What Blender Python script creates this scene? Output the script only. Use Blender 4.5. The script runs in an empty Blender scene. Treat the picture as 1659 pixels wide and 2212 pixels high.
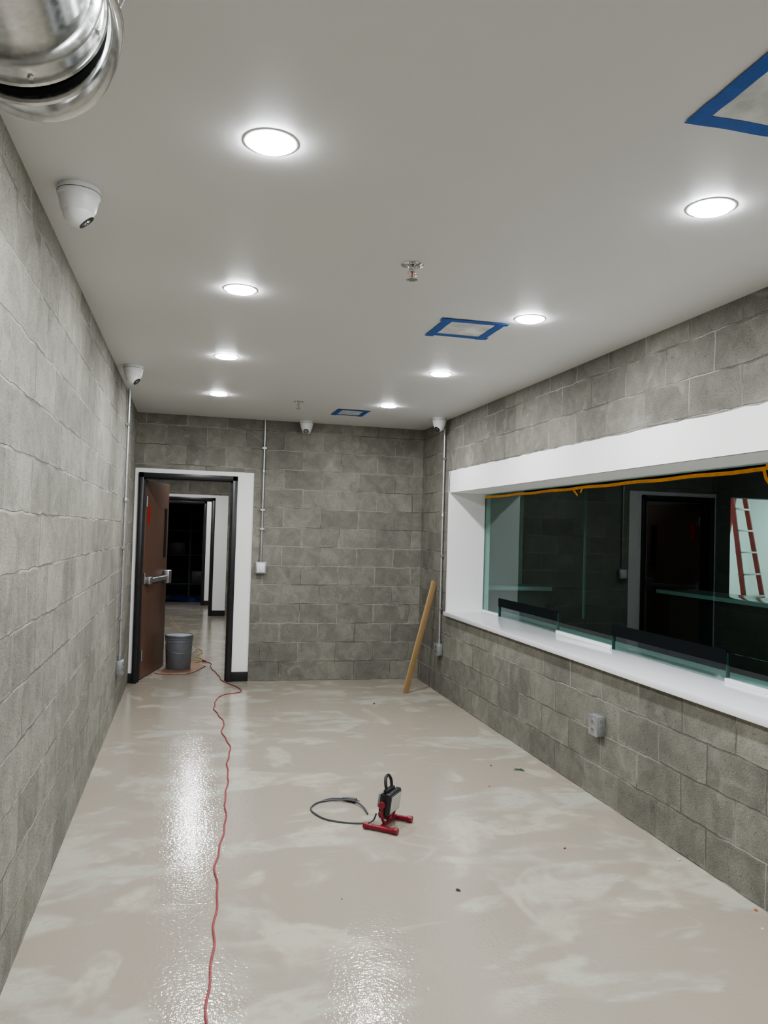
import bpy, bmesh, random
from math import *
from mathutils import Vector, Matrix, Euler
random.seed(7)
S=bpy.context.scene
XL,XR,YB,ZC=-.567,2.478,8.276,2.75
YF=-1.6

# ------------------------------------------------------------------ materials
def newmat(name):
    m=bpy.data.materials.new(name);m.use_nodes=True
    nt=m.node_tree
    return m,nt,nt.nodes,nt.links,nt.nodes['Principled BSDF']
def mat(name,col,rough=.5,metal=0,noise=0,nscale=20,bump=0,bscale=60,coat=0,emit=None,es=0,rn=0,spec=.5):
    m,nt,N,L,p=newmat(name)
    p.inputs['Base Color'].default_value=(*col,1)
    p.inputs['Roughness'].default_value=rough
    p.inputs['Metallic'].default_value=metal
    p.inputs['Coat Weight'].default_value=coat
    p.inputs['Specular IOR Level'].default_value=spec
    if emit: 
        p.inputs['Emission Color'].default_value=(*emit,1);p.inputs['Emission Strength'].default_value=es
    g=N.new('ShaderNodeNewGeometry')
    if noise or rn:
        n=N.new('ShaderNodeTexNoise');n.inputs['Scale'].default_value=nscale;n.inputs['Detail'].default_value=5
        L.new(g.outputs['Position'],n.inputs['Vector'])
        if noise:
            mx=N.new('ShaderNodeMix');mx.data_type='RGBA'
            mx.inputs['A'].default_value=(*[c*(1-noise) for c in col],1)
            mx.inputs['B'].default_value=(*[min(1,c*(1+noise)) for c in col],1)
            mr=N.new('ShaderNodeMapRange');mr.inputs['From Min'].default_value=.3;mr.inputs['From Max'].default_value=.7
            L.new(n.outputs['Fac'],mr.inputs['Value'])
            L.new(mr.outputs['Result'],mx.inputs['Factor']);L.new(mx.outputs['Result'],p.inputs['Base Color'])
    if bump:
        n=N.new('ShaderNodeTexNoise');n.inputs['Scale'].default_value=bscale;n.inputs['Detail'].default_value=4
        L.new(g.outputs['Position'],n.inputs['Vector'])
        b=N.new('ShaderNodeBump');b.inputs['Strength'].default_value=bump;b.inputs['Distance'].default_value=.004
        L.new(n.outputs['Fac'],b.inputs['Height']);L.new(b.outputs['Normal'],p.inputs['Normal'])
    return m

def cmu(name,axis,tint=(1,1,1),bright=1.0,shift=0.0):
    m,nt,N,L,p=newmat(name)
    g=N.new('ShaderNodeNewGeometry')
    sep=N.new('ShaderNodeSeparateXYZ');L.new(g.outputs['Position'],sep.inputs[0])
    def math(op,a,b=None,c=None):
        n=N.new('ShaderNodeMath');n.operation=op
        for i,v in enumerate((a,b,c)):
            if v is None: continue
            if isinstance(v,(int,float)): n.inputs[i].default_value=v
            else: L.new(v,n.inputs[i])
        return n.outputs[0]
    def noise(scale,detail=4,dist=0,vec=None,rough=.5):
        n=N.new('ShaderNodeTexNoise');n.inputs['Scale'].default_value=scale;n.inputs['Detail'].default_value=detail
        n.inputs['Distortion'].default_value=dist;n.inputs['Roughness'].default_value=rough
        L.new(vec or g.outputs['Position'],n.inputs['Vector']);return n.outputs['Fac']
    def ramp(v,a,b,to0=0.,to1=1.):
        n=N.new('ShaderNodeMapRange');n.inputs['From Min'].default_value=a;n.inputs['From Max'].default_value=b
        n.inputs['To Min'].default_value=to0;n.inputs['To Max'].default_value=to1
        L.new(v,n.inputs['Value']);return n.outputs['Result']
    def mixc(f,a,b,bt='MIX'):
        n=N.new('ShaderNodeMix');n.data_type='RGBA';n.blend_type=bt
        for k,v in (('Factor',f),('A',a),('B',b)):
            if isinstance(v,(int,float)): n.inputs[k].default_value=v
            elif isinstance(v,tuple): n.inputs[k].default_value=(*v,1)
            else: L.new(v,n.inputs[k])
        return n.outputs['Result']
    hx=math('ADD',sep.outputs[axis],shift)
    n1=noise(5,3);n2=noise(7,3,.3)
    hx=math('ADD',hx,math('MULTIPLY',math('SUBTRACT',n1,.5),.034))
    zz=math('ADD',sep.outputs['Z'],math('MULTIPLY',math('SUBTRACT',n2,.5),.028))
    cb=N.new('ShaderNodeCombineXYZ');L.new(hx,cb.inputs[0]);L.new(zz,cb.inputs[1])
    def brick(ms,sm):
        b=N.new('ShaderNodeTexBrick');b.offset=.5;b.squash=1
        b.inputs['Scale'].default_value=1;b.inputs['Brick Width'].default_value=.406;b.inputs['Row Height'].default_value=.203
        b.inputs['Mortar Size'].default_value=ms;b.inputs['Mortar Smooth'].default_value=sm
        b.inputs['Color1'].default_value=(0,0,0,1);b.inputs['Color2'].default_value=(1,1,1,1);b.inputs['Mortar'].default_value=(.5,.5,.5,1)
        L.new(cb.outputs[0],b.inputs['Vector']);return b
    b1=brick(.0056,.4);b2=brick(.026,1.0)
    A=tuple(.180*bright*t for t in tint);B=tuple(.245*bright*t for t in tint)
    base=mixc(b1.outputs['Color'],A,B)
    big=ramp(noise(1.1,3),.35,.65,.84,1.15)
    blot=ramp(noise(8,5,.8),.3,.7,.80,1.18)
    fine=ramp(noise(130,4,0,None,.75),.3,.7,.70,1.27)
    pit=ramp(noise(75,2,0,None,.6),.30,.36,.55,1.0)
    f=math('MULTIPLY',math('MULTIPLY',math('MULTIPLY',big,blot),fine),pit)
    cc=N.new('ShaderNodeCombineColor')
    for i in range(3): L.new(f,cc.inputs[i])
    col=mixc(1.0,base,cc.outputs[0],'MULTIPLY')
    sm=math('MULTIPLY',b2.outputs['Fac'],ramp(noise(6,5,1.2),.49,.64,0,.65))
    col=mixc(sm,col,tuple(.31*bright*t for t in (1,.96,.87)))
    st=ramp(noise(2.1,6,1.5),.60,.73,0,.36)
    col=mixc(st,col,tuple(.13*bright*t for t in tint))
    db=ramp(noise(3.2,6,2.0),.64,.72,0,.40)
    col=mixc(db,col,(.35*bright,.34*bright,.305*bright))
    mor=mixc(ramp(noise(1.9,3,.6),.43,.57),tuple(.125*bright*t for t in tint),tuple(.37*bright*t for t in (1,.935,.86)))
    col=mixc(math('MULTIPLY',b1.outputs['Fac'],.85),col,mor)
    L.new(col,p.inputs['Base Color']);p.inputs['Roughness'].default_value=.9
    hgt=math('ADD',math('MULTIPLY',b1.outputs['Fac'],-.85),math('ADD',math('MULTIPLY',noise(140,3),.45),math('MULTIPLY',noise(25,4),.5)))
    hgt=math('ADD',hgt,math('MULTIPLY',sm,.6))
    bp=N.new('ShaderNodeBump');bp.inputs['Strength'].default_value=.85;bp.inputs['Distance'].default_value=.008
    L.new(hgt,bp.inputs['Height']);L.new(bp.outputs['Normal'],p.inputs['Normal'])
    return m

def floor_mat():
    m,nt,N,L,p=newmat('polished_epoxy_floor')
    g=N.new('ShaderNodeNewGeometry')
    def mapping(loc,rot,sc):
        mp=N.new('ShaderNodeMapping');mp.inputs['Location'].default_value=loc;mp.inputs['Scale'].default_value=sc;mp.inputs['Rotation'].default_value=(0,0,rot)
        L.new(g.outputs['Position'],mp.inputs['Vector']);return mp.outputs['Vector']
    def noise(scale,detail,dist,vec,w=0):
        n=N.new('ShaderNodeTexNoise');n.inputs['Scale'].default_value=scale;n.inputs['Detail'].default_value=detail
        n.inputs['Distortion'].default_value=dist;L.new(vec,n.inputs['Vector']);return n.outputs['Fac']
    def ramp(v,a,b,t0,t1,sm=True):
        n=N.new('ShaderNodeMapRange');n.inputs['From Min'].default_value=a;n.inputs['From Max'].default_value=b
        n.inputs['To Min'].default_value=t0;n.inputs['To Max'].default_value=t1
        if sm:n.interpolation_type='SMOOTHSTEP'
        L.new(v,n.inputs['Value']);return n.outputs['Result']
    def mul(a,b):
        n=N.new('ShaderNodeMath');n.operation='MULTIPLY';L.new(a,n.inputs[0])
        if isinstance(b,float): n.inputs[1].default_value=b
        else:L.new(b,n.inputs[1])
        return n.outputs[0]
    def mixc(f,a,b):
        n=N.new('ShaderNodeMix');n.data_type='RGBA'
        L.new(f,n.inputs['Factor'])
        for k,v in (('A',a),('B',b)):
            if isinstance(v,tuple): n.inputs[k].default_value=(*v,1)
            else: L.new(v,n.inputs[k])
        return n.outputs['Result']
    P=mapping((0,0,0),.3,(1,1,1))
    col=mixc(noise(.7,3,.3,P),(.330,.292,.240),(.375,.336,.284))
    # scattered trowel patches: compact frayed blobs, feathered on one side
    for loc,rot,sc,s,th,c,st,d in (((1.3,4.1,0),.25,(1,1.5,1),1.35,.635,(.49,.458,.372),1.0,.35),
                               ((7.3,2.1,3),-.45,(1,1.8,1),1.5,.64,(.44,.445,.38),1.0,.4),
                               ((3.3,9.7,6),.8,(1.6,1,1),1.5,.645,(.48,.452,.375),.85,.4),
                               ((11.3,5.7,9),-.1,(1,1.6,1),1.2,.64,(.46,.452,.385),.9,.3)):
        V=mapping(loc,rot,sc)
        a=noise(s,3.2,d,V)
        core=ramp(a,th-.06,th+.01,0,st)
        fray=ramp(noise(14,5,1.0,V),.32,.58,.55,1.0)
        fade=ramp(noise(2.9,3,.6,V),.36,.56,.25,1.0)
        col=mixc(mul(mul(core,fray),fade),col,c)
    V=mapping((5.1,.4,2),.1,(1,1.4,1))
    a=noise(1.1,1.0,1.2,V)
    arc=mul(ramp(a,.505,.52,0,1),ramp(a,.52,.545,1,0))
    col=mixc(mul(mul(arc,ramp(noise(1.6,2,0,V),.54,.66,0,1)),.45),col,(.46,.435,.37))
    L.new(col,p.inputs['Base Color'])
    L.new(ramp(noise(2.2,4,.6,P),.3,.7,.07,.12),p.inputs['Roughness'])
    p.inputs['Specular IOR Level'].default_value=.65
    n=noise(60,2,0,g.outputs['Position'])
    n2=noise(11,2,0,g.outputs['Position'])
    b=N.new('ShaderNodeBump');b.inputs['Strength'].default_value=.6;b.inputs['Distance'].default_value=.0022
    L.new(n,b.inputs['Height'])
    b2=N.new('ShaderNodeBump');b2.inputs['Strength'].default_value=.08;b2.inputs['Distance'].default_value=.01
    L.new(n2,b2.inputs['Height']);L.new(b.outputs['Normal'],b2.inputs['Normal'])
    L.new(b2.outputs['Normal'],p.inputs['Normal'])
    return m

def glass_mat(name,tint,rough=.01,refl=1.0):
    m,nt,N,L,p=newmat(name);N.remove(p)
    out=N['Material Output']
    t=N.new('ShaderNodeBsdfTransparent');t.inputs[0].default_value=(*tint,1)
    gl=N.new('ShaderNodeBsdfGlossy');gl.inputs['Roughness'].default_value=rough;gl.inputs[0].default_value=(refl*.92,refl,refl*.98,1)
    fr=N.new('ShaderNodeFresnel');fr.inputs['IOR'].default_value=1.6
    g=N.new('ShaderNodeNewGeometry')
    inv=N.new('ShaderNodeMath');inv.operation='SUBTRACT';inv.inputs[0].default_value=1;L.new(g.outputs['Backfacing'],inv.inputs[1])
    mu=N.new('ShaderNodeMath');mu.operation='MULTIPLY';L.new(fr.outputs[0],mu.inputs[0]);L.new(inv.outputs[0],mu.inputs[1])
    mx=N.new('ShaderNodeMixShader');L.new(mu.outputs[0],mx.inputs[0]);L.new(t.outputs[0],mx.inputs[1]);L.new(gl.outputs[0],mx.inputs[2])
    L.new(mx.outputs[0],out.inputs['Surface']);return m

def wood_mat(name,c1,c2,sc=(30,30,2),rough=.5):
    m,nt,N,L,p=newmat(name)
    tc=N.new('ShaderNodeTexCoord');mp=N.new('ShaderNodeMapping');mp.inputs['Scale'].default_value=sc
    L.new(tc.outputs['Object'],mp.inputs['Vector'])
    n=N.new('ShaderNodeTexNoise');n.inputs['Scale'].default_value=1.5;n.inputs['Detail'].default_value=6;n.inputs['Distortion'].default_value=.8
    L.new(mp.outputs[0],n.inputs['Vector'])
    mx=N.new('ShaderNodeMix');mx.data_type='RGBA';mx.inputs['A'].default_value=(*c1,1);mx.inputs['B'].default_value=(*c2,1)
    L.new(n.outputs['Fac'],mx.inputs['Factor']);L.new(mx.outputs['Result'],p.inputs['Base Color'])
    p.inputs['Roughness'].default_value=rough
    return m
def galv_mat():
    m,nt,N,L,p=newmat('galvanized_steel')
    g=N.new('ShaderNodeNewGeometry')
    v=N.new('ShaderNodeTexVoronoi');v.inputs['Scale'].default_value=110;L.new(g.outputs['Position'],v.inputs['Vector'])
    mx=N.new('ShaderNodeMix');mx.data_type='RGBA';mx.inputs['A'].default_value=(.60,.61,.61,1);mx.inputs['B'].default_value=(.68,.69,.69,1)
    sp=N.new('ShaderNodeSeparateColor');L.new(v.outputs['Color'],sp.inputs[0]);L.new(sp.outputs[0],mx.inputs['Factor'])
    L.new(mx.outputs['Result'],p.inputs['Base Color'])
    p.inputs['Metallic'].default_value=1
    mr=N.new('ShaderNodeMapRange');mr.inputs['To Min'].default_value=.20;mr.inputs['To Max'].default_value=.27
    L.new(sp.outputs[1],mr.inputs['Value']);L.new(mr.outputs['Result'],p.inputs['Roughness'])
    return m

TN=(1.0,.972,.835)
M_side=cmu('cmu_block_side','Y',TN,1.10)  # same block, colour lightened to carry the brighter light on the left wall
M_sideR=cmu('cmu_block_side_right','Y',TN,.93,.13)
M_back=cmu('cmu_block_back','X',TN,1.0,.07)
M_floor=floor_mat()
M_ceil=mat('ceiling_paint',(.70,.70,.695),.5,noise=.008,nscale=.8,bump=.04,bscale=120)
M_white=mat('white_drywall_paint',(.84,.84,.83),.6,noise=.01,nscale=3,bump=.06,bscale=80)
M_sill=mat('white_solid_surface',(.80,.81,.83),.12,noise=.01,nscale=8)
M_blackm=mat('black_door_frame_paint',(.018,.018,.02),.35,noise=.2)
M_rubber=mat('black_rubber_base',(.015,.015,.016),.5,noise=.1)
M_galv=galv_mat()
M_steel=mat('brushed_steel',(.55,.56,.57),.32,.9,noise=.1,nscale=50)
M_conduit=mat('emt_conduit_steel',(.50,.52,.53),.38,.75,noise=.12,nscale=30)
M_boxg=mat('outlet_box_steel',(.36,.38,.39),.45,.6,noise=.12,nscale=40)
M_chrome=mat('chrome',(.75,.75,.75),.12,1)
M_plw=mat('white_plastic',(.76,.77,.78),.35,noise=.01)
M_lens=mat('dark_lens',(.01,.01,.012),.08,coat=.5)
M_dk=mat('dark_gray_plastic',(.06,.06,.065),.4)
M_blue=mat('blue_painters_tape',(.010,.10,.40),.6,noise=.10,nscale=30,bump=.2,bscale=60)
M_film=mat('cloudy_plastic_film',(.60,.61,.60),.35,noise=.30,nscale=9,bump=.6,bscale=18)
M_red=mat('red_paint_metal',(.20,.011,.025),.35,coat=.2,noise=.1)
M_cord=mat('red_cord_rubber',(.30,.06,.07),.45,noise=.1)
M_black=mat('black_plastic',(.02,.02,.022),.4,noise=.1)
M_blackc=mat('black_cable_rubber',(.07,.075,.085),.45)
M_orange=mat('orange_yellow_tape',(.72,.30,.02),.45,noise=.12,nscale=20,bump=.3,bscale=40)
M_door=wood_mat('brown_wood_veneer',(.12,.065,.045),(.18,.10,.072),(22,22,1.5),.42)
M_plank=wood_mat('raw_pine',(.30,.195,.09),(.43,.30,.16),(40,40,2.5),.65)
M_bucket=mat('gray_bucket_plastic',(.17,.18,.20),.45,noise=.1,nscale=12)
M_card=mat('brown_cardboard',(.27,.17,.12),.8,noise=.15,nscale=9)
M_glass=glass_mat('green_tinted_glass',(.68,.86,.82))
M_gedge=mat('glass_polished_edge',(.025,.070,.062),.3,coat=.1)
M_smoke=mat('smoked_glass',(.006,.010,.010),.10)
M_strip=mat('black_baffle',(.004,.006,.007),.8,spec=.1)
M_clear=glass_mat('light_glass',(.80,.92,.89))
M_dwall=mat('unlit_room_gray',(.085,.120,.118),.7,noise=.12,nscale=3)  # dark teal-gray; the missing light of the unlit rooms is put into this colour
M_light=mat('led_diffuser',(.9,.9,.9),.4,emit=(.93,.97,1),es=140)
M_sticker=mat('red_sticker',(.5,.02,.02),.4,noise=.2,nscale=80)
M_green=mat('green_leaf_scrap',(.04,.12,.05),.6,noise=.3)
M_scrap=mat('brown_scrap',(.12,.08,.055),.8,noise=.3)
M_orscrap=mat('orange_scrap',(.40,.12,.05),.7,noise=.3)
M_tarp=mat('dark_blue_tarp',(.01,.02,.08),.5,noise=.3)
M_ladred=mat('red_fiberglass',(.60,.05,.05),.4,noise=.1)

# ------------------------------------------------------------------ mesh builder
class MB:
    def __init__(s): s.bm=bmesh.new();s.mats=[]
    def mi(s,m):
        if m not in s.mats: s.mats.append(m)
        return s.mats.index(m)
    def _add(s,verts,faces,m,smooth,M=None,bevel=0,bseg=2):
        t=bmesh.new();vs=[t.verts.new(v) for v in verts]
        for f in faces:
            try:t.faces.new([vs[i] for i in f])
            except ValueError: pass
        if bevel: bmesh.ops.bevel(t,geom=t.edges[:],offset=bevel,segments=bseg,affect='EDGES',profile=.5)
        bmesh.ops.recalc_face_normals(t,faces=t.faces[:])
        if M is not None: bmesh.ops.transform(t,matrix=M,verts=t.verts[:])
        i=s.mi(m);mp={}
        for v in t.verts: mp[v]=s.bm.verts.new(v.co)
        for f in t.faces:
            nf=s.bm.faces.new([mp[v] for v in f.verts]);nf.material_index=i;nf.smooth=smooth
        t.free()
    def box(s,x0,x1,y0,y1,z0,z1,m,M=None,bevel=0):
        v=[(x,y,z) for x in (x0,x1) for y in (y0,y1) for z in (z0,z1)]
        f=[(0,1,3,2),(4,6,7,5),(0,4,5,1),(2,3,7,6),(0,2,6,4),(1,5,7,3)]
        s._add(v,f,m,False,M,bevel)
    def lathe(s,prof,m,M=None,seg=32,smooth=True):
        v=[];f=[]
        for r,z in prof:
            for k in range(seg):
                a=2*pi*k/seg;v.append((r*cos(a),r*sin(a),z))
        for i in range(len(prof)-1):
            for k in range(seg):
                a=i*seg+k;b=i*seg+(k+1)%seg
                f.append((a,b,b+seg,a+seg))
        if prof[0][0]>1e-5:f.append(tuple(range(seg))[::-1])
        if prof[-1][0]>1e-5:f.append(tuple(range((len(prof)-1)*seg,len(prof)*seg)))
        t=bmesh.new();vs=[t.verts.new(x) for x in v]
        for q in f:
            try:t.faces.new([vs[i] for i in q])
            except ValueError:pass
        bmesh.ops.remove_doubles(t,verts=t.verts[:],dist=1e-6)
        bmesh.ops.recalc_face_normals(t,faces=t.faces[:])
        if M is not None:bmesh.ops.transform(t,matrix=M,verts=t.verts[:])
        i=s.mi(m);mp={}
        for x in t.verts: mp[x]=s.bm.verts.new(x.co)
        for q in t.faces:
            nf=s.bm.faces.new([mp[x] for x in q.verts]);nf.material_index=i;nf.smooth=smooth and len(q.verts)<=4
        t.free()
    def tube(s,pts,r,m,seg=10,M=None,closed=False,rs=None,smooth=True):
        pts=[Vector(p) for p in pts];n=len(pts);v=[];f=[]
        T=[]
        for i in range(n):
            a=pts[i-1] if (i>0 or closed) else pts[i];b=pts[(i+1)%n] if (i<n-1 or closed) else pts[i]
            T.append((b-a).normalized())
        u=T[0].orthogonal().normalized()
        for i in range(n):
            u=(u-T[i]*u.dot(T[i])).normalized();w=T[i].cross(u)
            rr=rs[i] if rs else r
            for k in range(seg):
                a=2*pi*k/seg;v.append(pts[i]+rr*(cos(a)*u+sin(a)*w))
        for i in range(n if closed else n-1):
            j=(i+1)%n
            for k in range(seg):
                f.append((i*seg+k,i*seg+(k+1)%seg,j*seg+(k+1)%seg,j*seg+k))
        if not closed:
            f.append(tuple(range(seg))[::-1]);f.append(tuple(range((n-1)*seg,n*seg)))
        s._add(v,f,m,smooth,M)
    def cyl(s,p0,p1,r,m,seg=20,M=None): s.tube([p0,p1],r,m,seg,M)
    def poly(s,pts,faces,m,M=None,smooth=False): s._add(pts,faces,m,smooth,M)
    def done(s,name,M=None,sharp=40,parent=None):
        me=bpy.data.meshes.new(name);s.bm.to_mesh(me);s.bm.free()
        for m in s.mats: me.materials.append(m)
        o=bpy.data.objects.new(name,me);S.collection.objects.link(o)
        if M is not None:o.matrix_world=M
        try: me.set_sharp_from_angle(angle=radians(sharp))
        except Exception: pass
        if parent:o.parent=parent
        return o
def catmull(P,n=8,closed=False):
    P=[Vector(p) for p in P];o=[];N=len(P)
    for i in range(N if closed else N-1):
        if closed:a,b,c,d=P[i-1],P[i],P[(i+1)%N],P[(i+2)%N]
        else:a,b,c,d=P[max(i-1,0)],P[i],P[i+1],P[min(i+2,N-1)]
        for k in range(n):
            t=k/n
            o.append(.5*((2*b)+(c-a)*t+(2*a-5*b+4*c-d)*t*t+(3*b-a-3*c+d)*t**3))
    if not closed:o.append(P[-1])
    return o
def boxes(name,lst,m,bevel=0):
    b=MB()
    for q in lst:b.box(*q,m,bevel=bevel)
    return b.done(name)
def T(x,y,z):return Matrix.Translation((x,y,z))
def Rz(a):return Matrix.Rotation(a,4,'Z')
def Rx(a):return Matrix.Rotation(a,4,'X')
def Ry(a):return Matrix.Rotation(a,4,'Y')

# ------------------------------------------------------------------ room shell
XR2=2.88
boxes('floor',[(-1.6,9.4,-1.8,21,-.1,0)],M_floor)
boxes('ceiling',[(-1.6,9.4,-1.8,21,ZC,ZC+.12)],M_ceil)
boxes('wall_left',[(XL-.2,XL,YF,YB,0,ZC)],M_side)
boxes('wall_back',[(-1.5,XL,YB,YB+.2,0,ZC),(XL,.63,YB,YB+.2,2.19,ZC),(.63,XR2,YB,YB+.2,0,ZC)],M_back)
boxes('wall_right',[(XR,XR2,YF,YB,0,.80),(XR,XR2,YF,YB,2.03,ZC),(XR,XR2,7.31,YB,.80,2.03),(XR,XR2,YF,1.2,.80,2.03)],M_sideR)
boxes('wall_front',[(-1.5,9.2,YF-.2,YF,0,ZC)],M_back)

# white drywall window surround
b=MB()
n=70;ys=[1.15+(7.31-1.15)*i/n for i in range(n+1)]
v=[];
for i,y in enumerate(ys):
    zt=2.222+random.uniform(-.004,.006)
    v+=[(XR-.012,y,2.01),(XR-.012,y,zt),(XR+.01,y,zt),(XR+.01,y,2.01)]
f=[]
for i in range(n):
    for k in range(4): f.append((i*4+k,i*4+(k+1)%4,(i+1)*4+(k+1)%4,(i+1)*4+k))
f+=[(0,1,2,3),(n*4+3,n*4+2,n*4+1,n*4)]
b.poly(v,f,M_white)
b.box(XR,XR2+.02,1.15,7.31,2.01,2.03,M_white)      # soffit
b.box(XR-.012,XR2+.02,7.295,7.33,.835,2.222,M_white) # far jamb
b.box(XR-.012,XR2+.02,1.15,1.2,.835,2.222,M_white)
b.done('trim_1')
boxes('window_sill',[(XR-.035,3.10,1.2,7.335,.80,.838)],M_sill,bevel=.003)

# glass transaction window
gx=2.84;b=MB()
def gpan(y0,y1,z0,z1,x=gx,m=M_glass,edge=True,top=False):
    b.box(x,x+.010,y0,y1,z0,z1,m)
    if edge:
        b.box(x-.0005,x+.0105,y0-.001,y0+.003,z0,z1,M_gedge)
        b.box(x-.0005,x+.0105,y1-.003,y1+.001,z0,z1,M_gedge)
gpan(5.265,7.29,1.0,1.985);gpan(3.20,5.255,1.0,1.985);gpan(1.21,3.19,1.0,1.985)
for y0,y1 in ((6.88,7.29),(4.84,5.67),(2.8,3.66),(1.21,1.6)):
    gpan(y0,y1,.862,1.0)
    b.box(gx-.012,gx+.022,y0,y1,.838,.864,M_plw,bevel=.002)
for y0,y1 in ((5.67,6.88),(3.66,4.84),(1.6,2.8)):
    # pass-through notch: dark baffle above a clear low deflector
    b.box(gx-.004,gx+.020,y0,y1,.935,1.012,M_strip)
    b.box(gx+.012,gx+.020,y0,y1,.838,.935,M_clear)
    b.box(gx-.001,gx+.022,y1-.004,y1,.84,1.012,M_gedge)
    b.box(gx-.001,gx+.022,y0,y0+.004,.84,1.012,M_gedge)
b.done('window_1')

# yellow-orange masking tape left at the glass head
b=MB()
def strip(pts,w=.03,m=M_orange):
    P=[Vector((gx-.004-.002*random.random(),y,z)) for y,z in pts];v=[];f=[]
    for i,p in enumerate(P):
        a=P[max(i-1,0)];c=P[min(i+1,len(P)-1)];t=(c-a).normalized();nn=Vector((0,-t.z,t.y))*w/2
        v+=[p+nn,p-nn,p-nn+Vector((.0015,0,0)),p+nn+Vector((.0015,0,0))]
    for i in range(len(P)-1):
        for k in range(4): f.append((i*4+k,i*4+(k+1)%4,(i+1)*4+(k+1)%4,(i+1)*4+k))
    f+=[(0,1,2,3),((len(P)-1)*4+3,(len(P)-1)*4+2,(len(P)-1)*4+1,(len(P)-1)*4)]
    b.poly(v,f,m)
strip([(7.28-i*.13,1.976+.003*sin(i*1.3)) for i in range(31)],.022)
strip([(5.45,1.97),(5.40,1.94),(5.37,1.92)],.018);strip([(5.30,1.97),(5.33,1.94)],.018)
strip([(3.40,1.985),(3.38,1.93),(3.35,1.895),(3.27,1.90)],.022);strip([(3.38,1.985),(3.2,1.995)],.03)
b.done('masking_tape')

# doorways -------------------------------------------------
def doorway(idx,y0,xr_in,th=.2,xl_fr=-.53):
    b=MB()
    xr=xr_in
    b.box(xl_fr,xl_fr+.05,y0-.012,y0+th+.012,0,2.14,M_blackm,bevel=.003)
    b.box(xr-.05,xr,y0-.012,y0+th+.012,0,2.14,M_blackm,bevel=.003)
    b.box(xl_fr,xr,y0-.012,y0+th+.012,2.09,2.14,M_blackm,bevel=.003)
    b.box(xl_fr+.05,xl_fr+.066,y0+.05,y0+.09,0,2.09,M_blackm)
    b.box(xr-.066,xr-.05,y0+.05,y0+.09,0,2.09,M_blackm)
    b.box(xl_fr+.05,xr-.05,y0+.05,y0+.09,2.074,2.09,M_blackm)
    return b
b=doorway(1,YB,.46);b.done('door_frame')
boxes('trim_2',[(XL,-.53,YB+.015,YB+.19,0,2.19),(.46,.63,YB+.015,YB+.19,0,2.19),(-.53,.46,YB+.015,YB+.19,2.14,2.19)],M_white)
boxes('baseboard_back',[(XL,-.53,YB+.008,YB+.016,0,.10),(.46,.63,YB+.008,YB+.016,0,.10)],M_rubber,bevel=.002)

# room 2 beyond
Y2=14.5;Y3=16.45
boxes('wall_hall_far',[(-1.5,-.6,Y2,Y2+.2,0,ZC),(-.6,.65,Y2,Y2+.2,2.19,ZC),(.65,2.6,Y2,Y2+.2,0,ZC)],M_back)
boxes('wall_hall_left',[(-1.5,-1.3,YB+.2,Y2,0,ZC)],M_side)
boxes('wall_hall_right',[(2.2,2.4,YB+.2,Y2,0,ZC)],M_sideR)
boxes('trim_3',[(-.6,-.53,Y2-.005,Y2+.19,0,2.19),(.42,.65,Y2-.005,Y2+.19,0,2.19),(-.53,.42,Y2-.005,Y2+.19,2.14,2.19)],M_white)
boxes('baseboard_hall',[(.42,.65,Y2-.012,Y2-.005,0,.10)],M_rubber)
b=doorway(2,Y2,.42);b.done('door_frame')
boxes('wall_corridor_far',[(-1.5,-.6,Y3,Y3+.2,0,ZC),(-.6,.47,Y3,Y3+.2,2.15,ZC),(.47,2.6,Y3,Y3+.2,0,ZC)],M_white)
boxes('wall_corridor_right',[(1.0,1.1,Y2+.2,Y3,0,ZC)],M_white)
boxes('wall_corridor_left',[(-1.0,-.9,Y2+.2,Y3,0,ZC)],M_white)
boxes('trim_4',[(.31,.47,Y3-.005,Y3+.19,0,2.15)],M_white)
boxes('baseboard_corridor',[(.31,.47,Y3-.012,Y3-.005,0,.10)],M_rubber)
b=doorway(3,Y3,.31);b.done('door_frame')
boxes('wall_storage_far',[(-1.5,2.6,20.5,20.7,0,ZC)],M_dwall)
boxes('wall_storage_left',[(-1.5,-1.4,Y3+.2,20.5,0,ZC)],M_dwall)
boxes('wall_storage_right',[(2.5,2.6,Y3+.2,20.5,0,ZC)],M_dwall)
b=MB()
for x in (-.55,.0,.5):
    for y in (18.2,18.7): b.box(x-.025,x+.025,y-.025,y+.025,0,2.2,M_black)
for z in (.3,.95,1.5,2.1): b.box(-.57,.52,18.2,18.7,z,z+.03,M_black)
b.box(-.5,-.1,18.25,18.6,.98,1.25,M_dk,bevel=.01);b.box(.05,.45,18.25,18.6,.33,.6,M_dk,bevel=.01)
b.done('storage_rack')
b=MB()
pts=[];f=[]
for i in range(9):
    for j in range(9): pts.append((-.5+i*.12,17.15+j*.08,.02+.10*random.random()*(0<i<8)*(0<j<8)+.03*sin(i)))
for i in range(8):
    for j in range(8): f.append((i*9+j,(i+1)*9+j,(i+1)*9+j+1,i*9+j+1))
b.poly([(x,y,max(.004,z)) for x,y,z in pts],f,M_tarp,smooth=True);b.done('folded_tarp')

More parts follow.
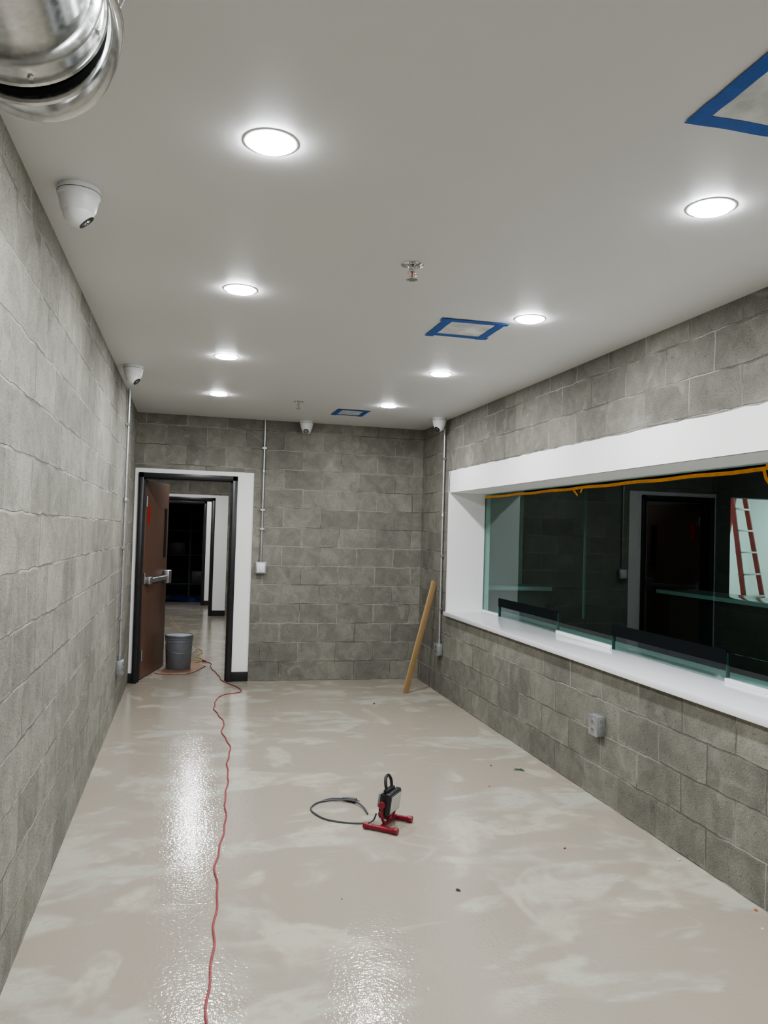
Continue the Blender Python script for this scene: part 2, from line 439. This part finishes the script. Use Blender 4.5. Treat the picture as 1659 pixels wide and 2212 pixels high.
# door leaf (hinged on left jamb, swung away)
b=MB()
LW=.84
b.box(0,LW,-.022,.022,.008,2.075,M_door,bevel=.002)
b.box(LW-.16,LW-.06,-.0245,.0245,1.25,1.80,M_blackm,bevel=.002)
b.box(LW-.145,LW-.075,-.026,.026,1.27,1.78,M_smoke)
for z in (.25,1.05,1.85):
    b.cyl((-.004,-.028,z-.055),(-.004,-.028,z+.055),.009,M_steel,12)
    b.box(0,.05,-.0245,-.022,z-.055,z+.055,M_steel)
b.box(.05,LW-.03,-.075,-.04,1.0,1.045,M_steel,bevel=.006)
b.box(.03,.12,-.08,-.022,.985,1.06,M_steel,bevel=.008)
b.box(LW-.13,LW-.01,-.085,-.022,.955,1.10,M_steel,bevel=.01)
b.box(.07,.14,-.0235,-.022,1.62,1.82,M_sticker)
b.box(LW-.03,LW+.0015,-.012,.012,.98,1.10,M_steel)
ang=atan2(.80,.20)
b.done('door_1',M=T(-.478,YB+.185,0)@Rz(ang))

# ---------------------------------------------------------------- services
def conduit(name,p,z0,z1,ax,boxz,boxh=.115,boxw=.07,switch=False):
    b=MB();x,y=p;nx,ny=ax
    b.cyl((x,y,z0),(x,y,z1),.0105,M_conduit,16)
    for z in (z0+.01,z0+.03): b.lathe([(.0155,-.01),(.0165,0),(.0155,.01)],M_steel,T(x,y,z),16)
    b.lathe([(.0150,-.02),(.0160,-.018),(.0160,.018),(.0150,.02)],M_steel,T(x,y,(z0+z1)/2+.2),16)
    for z in (z0+.35,(z0+z1)/2-.2,z1-.3):
        if nx: b.box(x-.014,x+.014,y-.022,y+.022,z-.009,z+.009,M_steel)
        else: b.box(x-.022,x+.022,y-.014,y+.014,z-.009,z+.009,M_steel)
    a=atan2(-nx,ny)
    wx,wy=x-nx*.02,y-ny*.02
    M=T(wx,wy,boxz)@Rz(a)
    b.box(-boxw/2,boxw/2,0,.052,-boxh/2,boxh/2,M_boxg,M,bevel=.006)
    b.box(-boxw/2-.003,boxw/2+.003,.050,.055,-boxh/2-.003,boxh/2+.003,M_boxg,M,bevel=.002)
    if switch:
        b.box(-boxw/2+.012,boxw/2-.012,.054,.059,-boxh/2+.010,boxh/2-.010,M_plw,M,bevel=.002)
        b.box(-.017,.017,.058,.064,-.033,.033,M_plw,M@Rx(.06),bevel=.002)
    else:
        for zz in (-.02,.02): b.lathe([(.014,0),(.014,.003),(.0,.003)],M_dk,M@T(0,.0545,zz)@Rx(-pi/2),16)
    for zz in (-boxh/2+.008,boxh/2-.008): b.lathe([(.004,0),(.003,.002),(0,.002)],M_steel,M@T(0,.055,zz)@Rx(-pi/2),10)
    return b.done(name)
conduit('electrical_conduit',(XL+.021,6.92),.46,ZC-.0,(1,0),.40,.115,.11)
conduit('light_switch',(.725,YB-.021),1.25,ZC,(0,-1),1.193,.115,.105,True)
conduit('electrical_conduit',(XR-.021,7.47),.50,ZC-.09,(-1,0),.445,.115,.11)
# junction box on right wall
b=MB();M=T(XR,4.33,.458)@Rz(pi/2)
b.box(-.052,.052,0,.054,-.06,.06,M_boxg,M,bevel=.005)
b.box(-.054,.054,.053,.058,-.062,.062,M_conduit,M,bevel=.002)
for zz in (-.024,.024):
    b.lathe([(.019,0),(.019,.003),(0,.0035)],M_boxg,M@T(0,.057,zz)@Rx(-pi/2),20)
    for xx in(-.006,.006): b.box(xx-.0015,xx+.0015,.0605,.0615,zz-.005,zz+.005,M_dk,M)
for s_ in (-.035,0,.035): b.lathe([(.011,0),(.011,.002),(0,.002)],M_steel,M@T(-.052,.028,s_)@Ry(-pi/2),14)
b.done('outlet_box')

# downlights (slim wafer lights with a slightly convex glowing lens)
def downlight(x,y,P=8.0,z=ZC):
    e=bpy.data.objects.new('recessed_downlight',None);S.collection.objects.link(e);e.location=(x,y,z)
    b=MB()
    b.lathe([(.0675,0),(.0675,-.0022),(.0720,-.0030),(.082,-.0018),(.084,-.0004),(.084,0)],M_plw,None,48)
    b.lathe([(.067,-.001),(.0668,-.006),(.065,-.009),(.060,-.0105),(0,-.0108)],M_light,None,48)
    o=b.done('trim_ring');o.parent=e
    l=bpy.data.lights.new('led_lamp','AREA');l.shape='DISK';l.size=.124;l.energy=P;l.color=(.985,.99,1.0)
    lo=bpy.data.objects.new('led_lamp',l);S.collection.objects.link(lo);lo.parent=e;lo.location=(0,0,-.0118)
for x in (.192,1.706):
    for y in (-.72,.80,2.32,3.80,5.32,6.84): downlight(x,y)
for y in (9.9,11.4,12.9): downlight(.15,y,11)
downlight(0,15.6,6)
downlight(7.2,9.3,18);downlight(8.3,9.6,14)

# sprinklers
def sprinkler(x,y):
    b=MB()
    b.lathe([(.043,0),(.043,-.003),(.030,-.007),(.026,-.007),(.024,-.002),(.012,-.002)],M_chrome,None,32)
    b.lathe([(.012,0),(.012,-.02),(.009,-.022),(.009,-.028)],M_chrome,None,16)
    for s_ in (-1,1): b.tube(catmull([(s_*.007,0,-.024),(s_*.015,0,-.032),(s_*.014,0,-.042),(s_*.004,0,-.052)],5),.0022,M_chrome,8)
    b.cyl((0,0,-.026),(0,0,-.050),.0025,M_sticker,8)
    b.lathe([(.005,-.050),(.005,-.056),(.018,-.0565),(.019,-.058),(.0,-.058)],M_chrome,None,24)
    for k in range(12):
        b.box(.016,.0225,-.002,.002,-.0585,-.0565,M_chrome,Rz(k*pi/6))
    b.done('fire_sprinkler',T(x,y,ZC)@Matrix.Scale(1.15,4))
sprinkler(.885,3.20);sprinkler(.90,6.94)

# turret cameras
def camera_dome(x,y,aim,scale=1.0,tilt=.9):
    b=MB()
    b.lathe([(.069,0),(.071,-.006),(.071,-.030),(.067,-.034),(.066,-.036),(.0635,-.055),(.058,-.078),(.050,-.088),(0,-.088)],M_plw,None,40)
    b.lathe([(.0715,-.0175),(.0722,-.0185),(.0715,-.0195)],M_dk,None,40)
    A=T(0,0,-.082)@Rz(aim)@Ry(tilt)
    ball=[(.0,-.052)]+[(.052*cos(a),.052*sin(a)) for a in [radians(d) for d in range(-80,56,9)]]
    b.lathe(ball+[(.030,.0425)],M_plw,A@Ry(pi/2),36)
    b.lathe([(.030,.0420),(.0295,.0445),(.0,.0445)],M_lens,A@Ry(pi/2),36)
    b.lathe([(.012,.0445),(.011,.0475),(0,.0475)],M_chrome,A@Ry(pi/2),24)
    b.lathe([(.008,.0475),(0,.0482)],M_lens,A@Ry(pi/2),24)
    b.done('security_camera',T(x,y,ZC)@Matrix.Scale(scale,4))
camera_dome(-.415,2.84,radians(8),1.0,.85)
camera_dome(-.445,5.9,radians(-20),1.0,.8)
camera_dome(1.15,8.17,radians(-105),1.0,.7)
camera_dome(2.36,7.36,radians(-150),1.0,.8)

# ceiling registers masked w/ blue tape
def masked(x0,x1,y0,y1,seed):
    r=random.Random(seed);b=MB();z=ZC
    j=lambda k=.006:r.uniform(-k,k)
    def st(a,c,w,dz):
        a=Vector((*a,0));c=Vector((*c,0));t=(c-a).normalized();nn=Vector((-t.y,t.x,0));n=8;v=[];f=[]
        for i in range(n+1):
            p=a.lerp(c,i/n);k=r.uniform(-.0015,.0015)
            v+=[(p+nn*(w/2+k)+Vector((0,0,z-dz))),(p-nn*(w/2-k)+Vector((0,0,z-dz)))]
            v+=[(p+nn*(w/2+k)+Vector((0,0,z-dz+.0006))),(p-nn*(w/2-k)+Vector((0,0,z-dz+.0006)))]
        for i in range(n):
            q=i*4;f+=[(q,q+1,q+5,q+4),(q+2,q+6,q+7,q+3),(q,q+4,q+6,q+2),(q+1,q+3,q+7,q+5)]
        f+=[(0,2,3,1),(n*4,n*4+1,n*4+3,n*4+2)]
        b.poly(v,f,M_blue)
    w=.05;h=w/2
    st((x0-j(.02),y0+h+j()),(x1+abs(j(.02)),y0+h+j()),w,.0050)
    st((x0-j(.02),y1-h+j()),(x1+j(.02),y1-h+j()),w,.0050)
    st((x0+h+j(),y0+j()),(x0+h+j(),y1+abs(j(.03))),w,.0058)
    st((x1-h+j(),y0+j()),(x1-h+j(),y1+abs(j(.03))),w,.0058)
    n=12;v=[];f=[]
    for i in range(n+1):
        for k in range(n+1):
            v.append((x0+.03+(x1-x0-.06)*i/n,y0+.03+(y1-y0-.06)*k/n,z-.003-r.uniform(0,.0015)))
    for i in range(n):
        for k in range(n): f.append((i*(n+1)+k,i*(n+1)+k+1,(i+1)*(n+1)+k+1,(i+1)*(n+1)+k))
    b.poly(v,f,M_film,smooth=True)
    b.done('masked_air_register')
masked(1.28,1.63,1.50,1.86,1);masked(1.28,1.625,3.925,4.28,2);masked(1.30,1.615,7.19,7.55,3)

# round duct with elbow turning up into the ceiling
b=MB()
r0=.125;rp=.112;cx=-.157-r0;zc=2.25+r0;yc=1.27;re=.17
b.lathe([(rp,0),(rp,2.80)],M_galv,T(cx,-1.55,zc)@Rx(-pi/2),64)
def ring(M,rr,w=.012,h=.005):
    b.lathe([(rr-.004,-w),(rr+h*.6,-w*.7),(rr+h,0),(rr+h*.6,w*.7),(rr-.004,w)],M_galv,M,64)
def hM(y):return T(cx,y,zc)@Rx(-pi/2)
for y in (-.3,.6,1.02): ring(hM(y),rp-.002,.008,.006)
b.lathe([(rp-.002,0),(r0,.002),(r0+.004,.006),(r0,.010),(r0,.060)],M_galv,hM(1.20),64)
def eM(t):
    y=yc+re*sin(t);z=zc+re*(1-cos(t))
    return T(cx,y,z)@Rx(-pi/2+t)
seg=64
G=3;prev=None
for gI in range(G+1):
    t=radians(90)*gI/G
    M=eM(t);ringv=[]
    for k in range(seg):
        a=2*pi*k/seg
        ringv.append(M@Vector((r0*cos(a),r0*sin(a)/ (cos(radians(90)/G/2) if 0<gI<G else 1),0)))
    if prev:
        f=[(k,(k+1)%seg,seg+(k+1)%seg,seg+k) for k in range(seg)]
        b.poly(prev+ringv,f,M_galv,smooth=True)
    prev=ringv
    if gI>0: ring(M,r0+(.004 if 0<gI<G else 0),.005,.009)
# crimped joint with a dark sealant gap
b.lathe([(r0-.01,-.011),(r0+.002,-.009),(r0+.002,.009),(r0-.01,.011)],M_strip,eM(radians(1)),64)
ring(hM(yc-.020),r0+.001,.005,.006);ring(eM(radians(6)),r0+.003,.006,.007)
zt=zc+re
b.lathe([(r0+.002,0),(r0+.002,ZC-zt)],M_galv,T(cx,yc+re,zt),64)
for dz in (.03,.07,.11): b.lathe([(r0,0),(r0+.012,.004),(r0,.008)],M_galv,T(cx,yc+re,zt+dz),64)
b.lathe([(r0+.03,-.004),(r0+.03,0)],M_galv,T(cx,yc+re,ZC),64)
for k in range(6):
    a=k*pi/3+.3
    b.lathe([(.005,0),(.004,.003),(0,.0035)],M_steel,hM(1.235)@T((r0)*cos(a),(r0)*sin(a),0)@Rz(a)@Ry(pi/2),8)
b.done('round_air_duct')

# ---------------------------------------------------------------- loose objects
p0=Vector((2.135,7.53,0));p1=Vector((2.462,7.675,1.125))
d=(p1-p0).normalized();xa=Vector((.92,.39,0));xa=(xa-d*xa.dot(d)).normalized();ya=d.cross(xa)
M=Matrix(((xa.x,ya.x,d.x,p0.x),(xa.y,ya.y,d.y,p0.y),(xa.z,ya.z,d.z,p0.z+.012),(0,0,0,1)))
b=MB();b.box(-.033,.033,-.009,.009,0,1.155,M_plank,bevel=.0015);b.done('wood_plank',M)

# bucket
b=MB()
b.lathe([(0,.004),(.128,.004),(.131,0),(.134,.004),(.148,.30),(.150,.30),(.153,.302),(.150,.306),(.149,.325),(.154,.327),(.154,.333),(.150,.335),(.151,.352),(.156,.354),(.156,.362),(.150,.366),(.145,.366),(.1445,.35),(.129,.01),(0,.01)],M_bucket,None,48)
b.lathe([(.144,.352),(.147,.368),(.157,.368),(.158,.360),(.1585,.372),(.152,.377),(.148,.377),(.145,.368),(0,.366)],M_bucket,None,48)
b.tube(catmull([(.155,0,.335),(.158,-.03,.27),(.15,-.09,.215),(.09,-.15,.19),(0,-.17,.185),(-.09,-.15,.19),(-.15,-.09,.215),(-.158,-.03,.27),(-.155,0,.335)],5),.0022,M_steel,8)
for s_ in (-1,1): b.lathe([(.012,0),(.012,.01),(0,.011)],M_bucket,T(s_*.149,0,.335)@Ry(s_*pi/2),14)
b.done('plastic_bucket',T(-.085,9.10,.010)@Rz(.4))
# cardboard
b=MB();v=[(-.33,8.80),(-.24,8.72),(.0,8.70),(.10,8.86),(.22,9.22),(.10,9.42),(-.16,9.38)]
n=len(v);b.poly([(x,y,.002) for x,y in v]+[(x,y,.009) for x,y in v],[tuple(range(n))[::-1],tuple(range(n,2*n))]+[(i,(i+1)%n,n+(i+1)%n,n+i) for i in range(n)],M_card)
b.done('cardboard_sheet')

# red extension cord
cp=[(.11,1.9),(.11,2.59),(.12,2.89),(.15,3.22),(.17,3.46),(.16,3.74),(.21,4.06),(.25,4.60),(.30,5.40),(.325,5.75),(.32,5.99),(.29,6.3),(.315,6.5),(.29,6.81),(.25,7.05),(.27,7.30),(.31,7.50),(.39,7.65),(.48,7.70),(.535,7.80),(.50,7.98),(.46,8.12),(.37,8.35),(.32,8.85),(.27,9.15),(.28,9.4),(.24,9.5)]
cp=[(.06,-.9),(.14,.3),(.09,1.2)]+cp
pts=catmull([(x,y,.0045) for x,y in cp],10)
pts=[Vector((p.x+.006*sin(p.y*9)+.004*sin(p.y*23),p.y,p.z)) for p in pts]
b=MB();b.tube(pts,.0046,M_cord,8)
e=pts[-1];b.tube([(e.x,e.y,.012),(e.x-.02,e.y+.03,.012),(e.x-.04,e.y+.06,.012)],.011,M_cord,10,rs=[.007,.012,.012])
b.done('extension_cord')
b=MB()
c2=catmull([(.19,9.58,.010),(.10,9.62,.005),(.02,9.52,.005),(.04,9.46,.005),(.14,9.5,.005),(.20,9.68,.005),(.12,9.9,.005),(.2,10.3,.005),(.10,10.8,.005),(.07,11.2,.005),(-.1,12.4,.005),(-.3,14.2,.005)],8)
b.tube(c2,.0042,mat('yellow_cord_rubber',(.5,.33,.12),.5),8)
b.done('yellow_power_cord')

# work light
b=MB()
for s_ in (-1,1):
    b.tube([(-.095,s_*.10,.016),(.095,s_*.10,.016)],.014,M_red,16)
    for q in (-.095,.095): b.lathe([(.0165,-.014),(.0175,-.010),(.0175,.010),(.0165,.014)],M_red,T(q*.9,s_*.10,.0175)@Ry(pi/2),16)
b.tube([(0,-.10,.020),(0,.10,.020)],.012,M_red,14)
b.tube(catmull([(0,-.035,.022),(0,-.07,.045),(0,-.088,.08),(0,-.088,.13)],5),.008,M_red,10)
b.tube(catmull([(0,.035,.022),(0,.07,.045),(0,.088,.08),(0,.088,.13)],5),.008,M_red,10)
Hm=T(0,0,.135)@Ry(.12)
b.box(.005,.035,-.078,.078,-.06,.06,M_black,Hm,bevel=.008)
b.box(.033,.040,-.068,.068,-.05,.05,M_dk,Hm,bevel=.002)
b.box(.040,.0425,-.062,.062,-.044,.044,mat('frosted_lens',(.5,.5,.47),.25,noise=.05),Hm)
for k in range(7): b.box(-.028,.008,-.062+k*.0195,-.056+k*.0195,-.048,.048,M_black,Hm,bevel=.001)
b.box(-.05,-.026,-.04,.04,-.038,.038,mat('gray_driver_box',(.22,.23,.24),.4),Hm,bevel=.006)
for s_ in (-1,1):
    b.lathe([(.018,0),(.020,.004),(.018,.016),(0,.018)],M_red,T(0,s_*.086,.135)@Rx(-s_*pi/2),14)
b.tube(catmull([(0,-.035,.195),(-.006,-.037,.235),(-.012,-.022,.262),(-.014,0,.268),(-.012,.022,.262),(-.006,.037,.235),(0,.035,.195)],6),.0085,M_black,12)
b.box(-.012,.014,-.05,.05,.188,.204,M_black,bevel=.003)
b.lathe([(.016,0),(.016,.01),(.010,.03),(0,.03)],M_red,T(-.005,-.0,.045)@Ry(-pi/2),14)
wl=T(1.10,4.145,.001)@Rz(atan2(-.11,.14))
b.done('work_light',wl)
b=MB()
cab=catmull([(1.045,4.20,.05),(1.02,4.19,.012),(.95,4.19,.006),(.86,4.22,.006),(.77,4.29,.006),(.72,4.43,.006),(.76,4.53,.006),(.84,4.57,.006),(.93,4.55,.012),(.99,4.50,.016),(1.02,4.42,.012),(1.025,4.32,.006)],10)
b.tube(cab,.0048,M_blackc,10)
b.tube([(.93,4.575,.012),(.96,4.55,.013),(1.0,4.52,.013)],.012,M_dk,12,rs=[.007,.013,.015])
b.tube(catmull([(.93,4.575,.011),(.86,4.60,.006),(.80,4.565,.006)],6),.0045,M_blackc,8)
for s_ in (-1,1): b.box(0,.02,s_*.006-.001,s_*.006+.001,-.003,.003,M_steel,T(1.0,4.52,.013)@Rz(-.65))
b.done('power_cable')

# debris
def scrap(x,y,s,m,name='debris_scrap'):
    b=MB();n=7;v=[];
    for i in range(n):
        a=2*pi*i/n;r=s*random.uniform(.5,1.1);v.append((r*cos(a),r*sin(a)*.7,.0015))
    v2=[(p[0]*.8,p[1]*.8,.003+s*random.uniform(.15,.4)) for p in v]
    f=[tuple(range(n))[::-1],tuple(range(n,2*n))]+[(i,(i+1)%n,n+(i+1)%n,n+i) for i in range(n)]
    b.poly(v+v2,f,m);b.done(name,T(x,y,0)@Rz(random.random()*6))
scrap(1.22,3.34,.014,M_scrap);scrap(1.71,7.09,.020,M_scrap);scrap(1.90,4.68,.010,M_orscrap)
scrap(1.92,3.69,.010,M_orscrap);scrap(.69,3.35,.006,M_green);scrap(2.43,3.46,.012,M_film)
scrap(2.44,2.93,.011,M_orscrap);scrap(2.35,2.78,.009,M_film);scrap(2.08,5.10,.012,M_green);scrap(-.30,7.95,.012,M_orscrap)
b=MB();v=[];f=[];n=12
for i in range(n+1):
    a=-.3+2.6*i/n;w=.010*sin(pi*i/n)+.003
    for s_ in (-1,1): v.append(((.035+s_*w)*cos(a),(.035+s_*w)*sin(a),.004+.006*sin(i*.9)**2))
for i in range(n): f.append((2*i,2*i+1,2*i+3,2*i+2))
b.poly(v,f,M_green,smooth=True);b.done('leaf_scrap',T(2.22,4.95,0))

# ---------------------------------------------------------------- dark office behind the glass
boxes('wall_office_back',[(XR2,3.65,YB-.1,YB+.1,0,ZC),],M_white)
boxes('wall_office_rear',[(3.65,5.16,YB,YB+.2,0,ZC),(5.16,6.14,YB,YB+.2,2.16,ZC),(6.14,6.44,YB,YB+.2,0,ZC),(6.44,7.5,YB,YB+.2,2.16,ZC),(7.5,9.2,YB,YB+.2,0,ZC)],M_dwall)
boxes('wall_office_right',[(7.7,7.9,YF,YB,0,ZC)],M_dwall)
b=MB()
b.box(5.16,5.22,YB-.02,YB+.2,0,2.16,M_blackm,bevel=.003);b.box(6.08,6.14,YB-.02,YB+.2,0,2.16,M_blackm,bevel=.003);b.box(5.16,6.14,YB-.02,YB+.2,2.10,2.16,M_blackm,bevel=.003)
b.box(5.22,6.08,YB+.03,YB+.07,.01,2.10,mat('dark_door_paint',(.02,.022,.024),.4))
b.box(5.90,5.98,YB+.02,YB+.03,1.2,1.8,M_smoke);b.cyl((5.98,YB-.03,1.0),(5.86,YB-.03,1.0),.01,M_steel);b.cyl((5.98,YB-.03,1.0),(5.98,YB+.03,1.0),.012,M_steel)
b.done('door_2')
boxes('office_counter',[(2.95,3.75,7.62,8.14,1.03,1.07)],M_sill,bevel=.004)
b=MB();b.box(2.97,3.73,7.7,8.14,0,1.03,M_dwall);b.done('office_cabinet')
b=MB();b.box(4.95,5.45,3.2,7.55,1.03,1.07,M_sill,bevel=.004);b.box(5.08,5.4,3.25,7.5,0,1.03,M_dk)
b.box(5.06,5.08,3.3,7.45,.1,.95,M_dk);b.done('reception_desk')
boxes('wall_storeroom_back',[(5.9,9.2,11.2,11.3,0,ZC)],M_white)
boxes('wall_storeroom_left',[(5.9,6.0,YB+.2,11.2,0,ZC)],M_white)
boxes('wall_storeroom_right',[(9.1,9.2,YB+.2,11.2,0,ZC)],M_white)
# step ladder
b=MB()
Ht=2.35
def rail(x0,y0,x1,y1,w=.06,t=.03,m=M_ladred):
    a=Vector((x0,y0,0.0));c=Vector((x1,y1,Ht));v=[]
    for p in (a,c):
        for dx,dy in ((-t/2,-w/2),(t/2,-w/2),(t/2,w/2),(-t/2,w/2)): v.append(p+Vector((dx,dy,0)))
    b.poly(v,[(3,2,1,0),(4,5,6,7),(0,1,5,4),(1,2,6,5),(2,3,7,6),(3,0,4,7)],m)
rail(-.33,-.42,-.19,-.03);rail(.33,-.42,.19,-.03);rail(-.31,.52,-.17,.06,.05);rail(.31,.52,.17,.06,.05)
for i in range(1,8):
    z=i*.295;t=z/Ht;hw=.33-.14*t;y=-.42+.39*t
    b.box(-hw,hw,y-.045,y+.045,z-.012,z+.012,M_steel,bevel=.003)
    if i%2: 
        hw=.31-.14*t;y=.52-.46*t;b.box(-hw,hw,y-.012,y+.012,z-.012,z+.012,M_steel)
b.box(-.21,.21,-.10,.12,Ht-.01,Ht+.05,M_ladred,bevel=.01)
for x,y in ((-.33,-.42),(.33,-.42),(-.31,.52),(.31,.52)): b.box(x-.03,x+.03,y-.045,y+.045,0,.05,M_black)
b.done('step_ladder',T(7.30,9.3,0)@Rz(radians(27)))

# ---------------------------------------------------------------- camera
f_,yaw,pit,rol,h=1681.72,.2424,.0272,.0293,1.5916
fw=Vector((sin(yaw)*cos(pit),cos(yaw)*cos(pit),sin(pit)));rt=Vector((cos(yaw),-sin(yaw),0));up=rt.cross(fw)
r=cos(rol)*rt+sin(rol)*up;u=-sin(rol)*rt+cos(rol)*up
cam=bpy.data.cameras.new('camera');co=bpy.data.objects.new('camera',cam);S.collection.objects.link(co)
cam.sensor_fit='VERTICAL';cam.sensor_height=36;cam.sensor_width=27;cam.lens=f_/2212*36;cam.clip_start=.05
co.matrix_world=Matrix(((r.x,u.x,-fw.x,0),(r.y,u.y,-fw.y,0),(r.z,u.z,-fw.z,h),(0,0,0,1)))
S.camera=co
w=bpy.data.worlds.new('world');S.world=w;w.use_nodes=True
w.node_tree.nodes['Background'].inputs[0].default_value=(.6,.65,.7,1);w.node_tree.nodes['Background'].inputs[1].default_value=.15
S.view_settings.view_transform='AgX'
S.view_settings.look='AgX - Medium High Contrast'
S.view_settings.exposure=.55
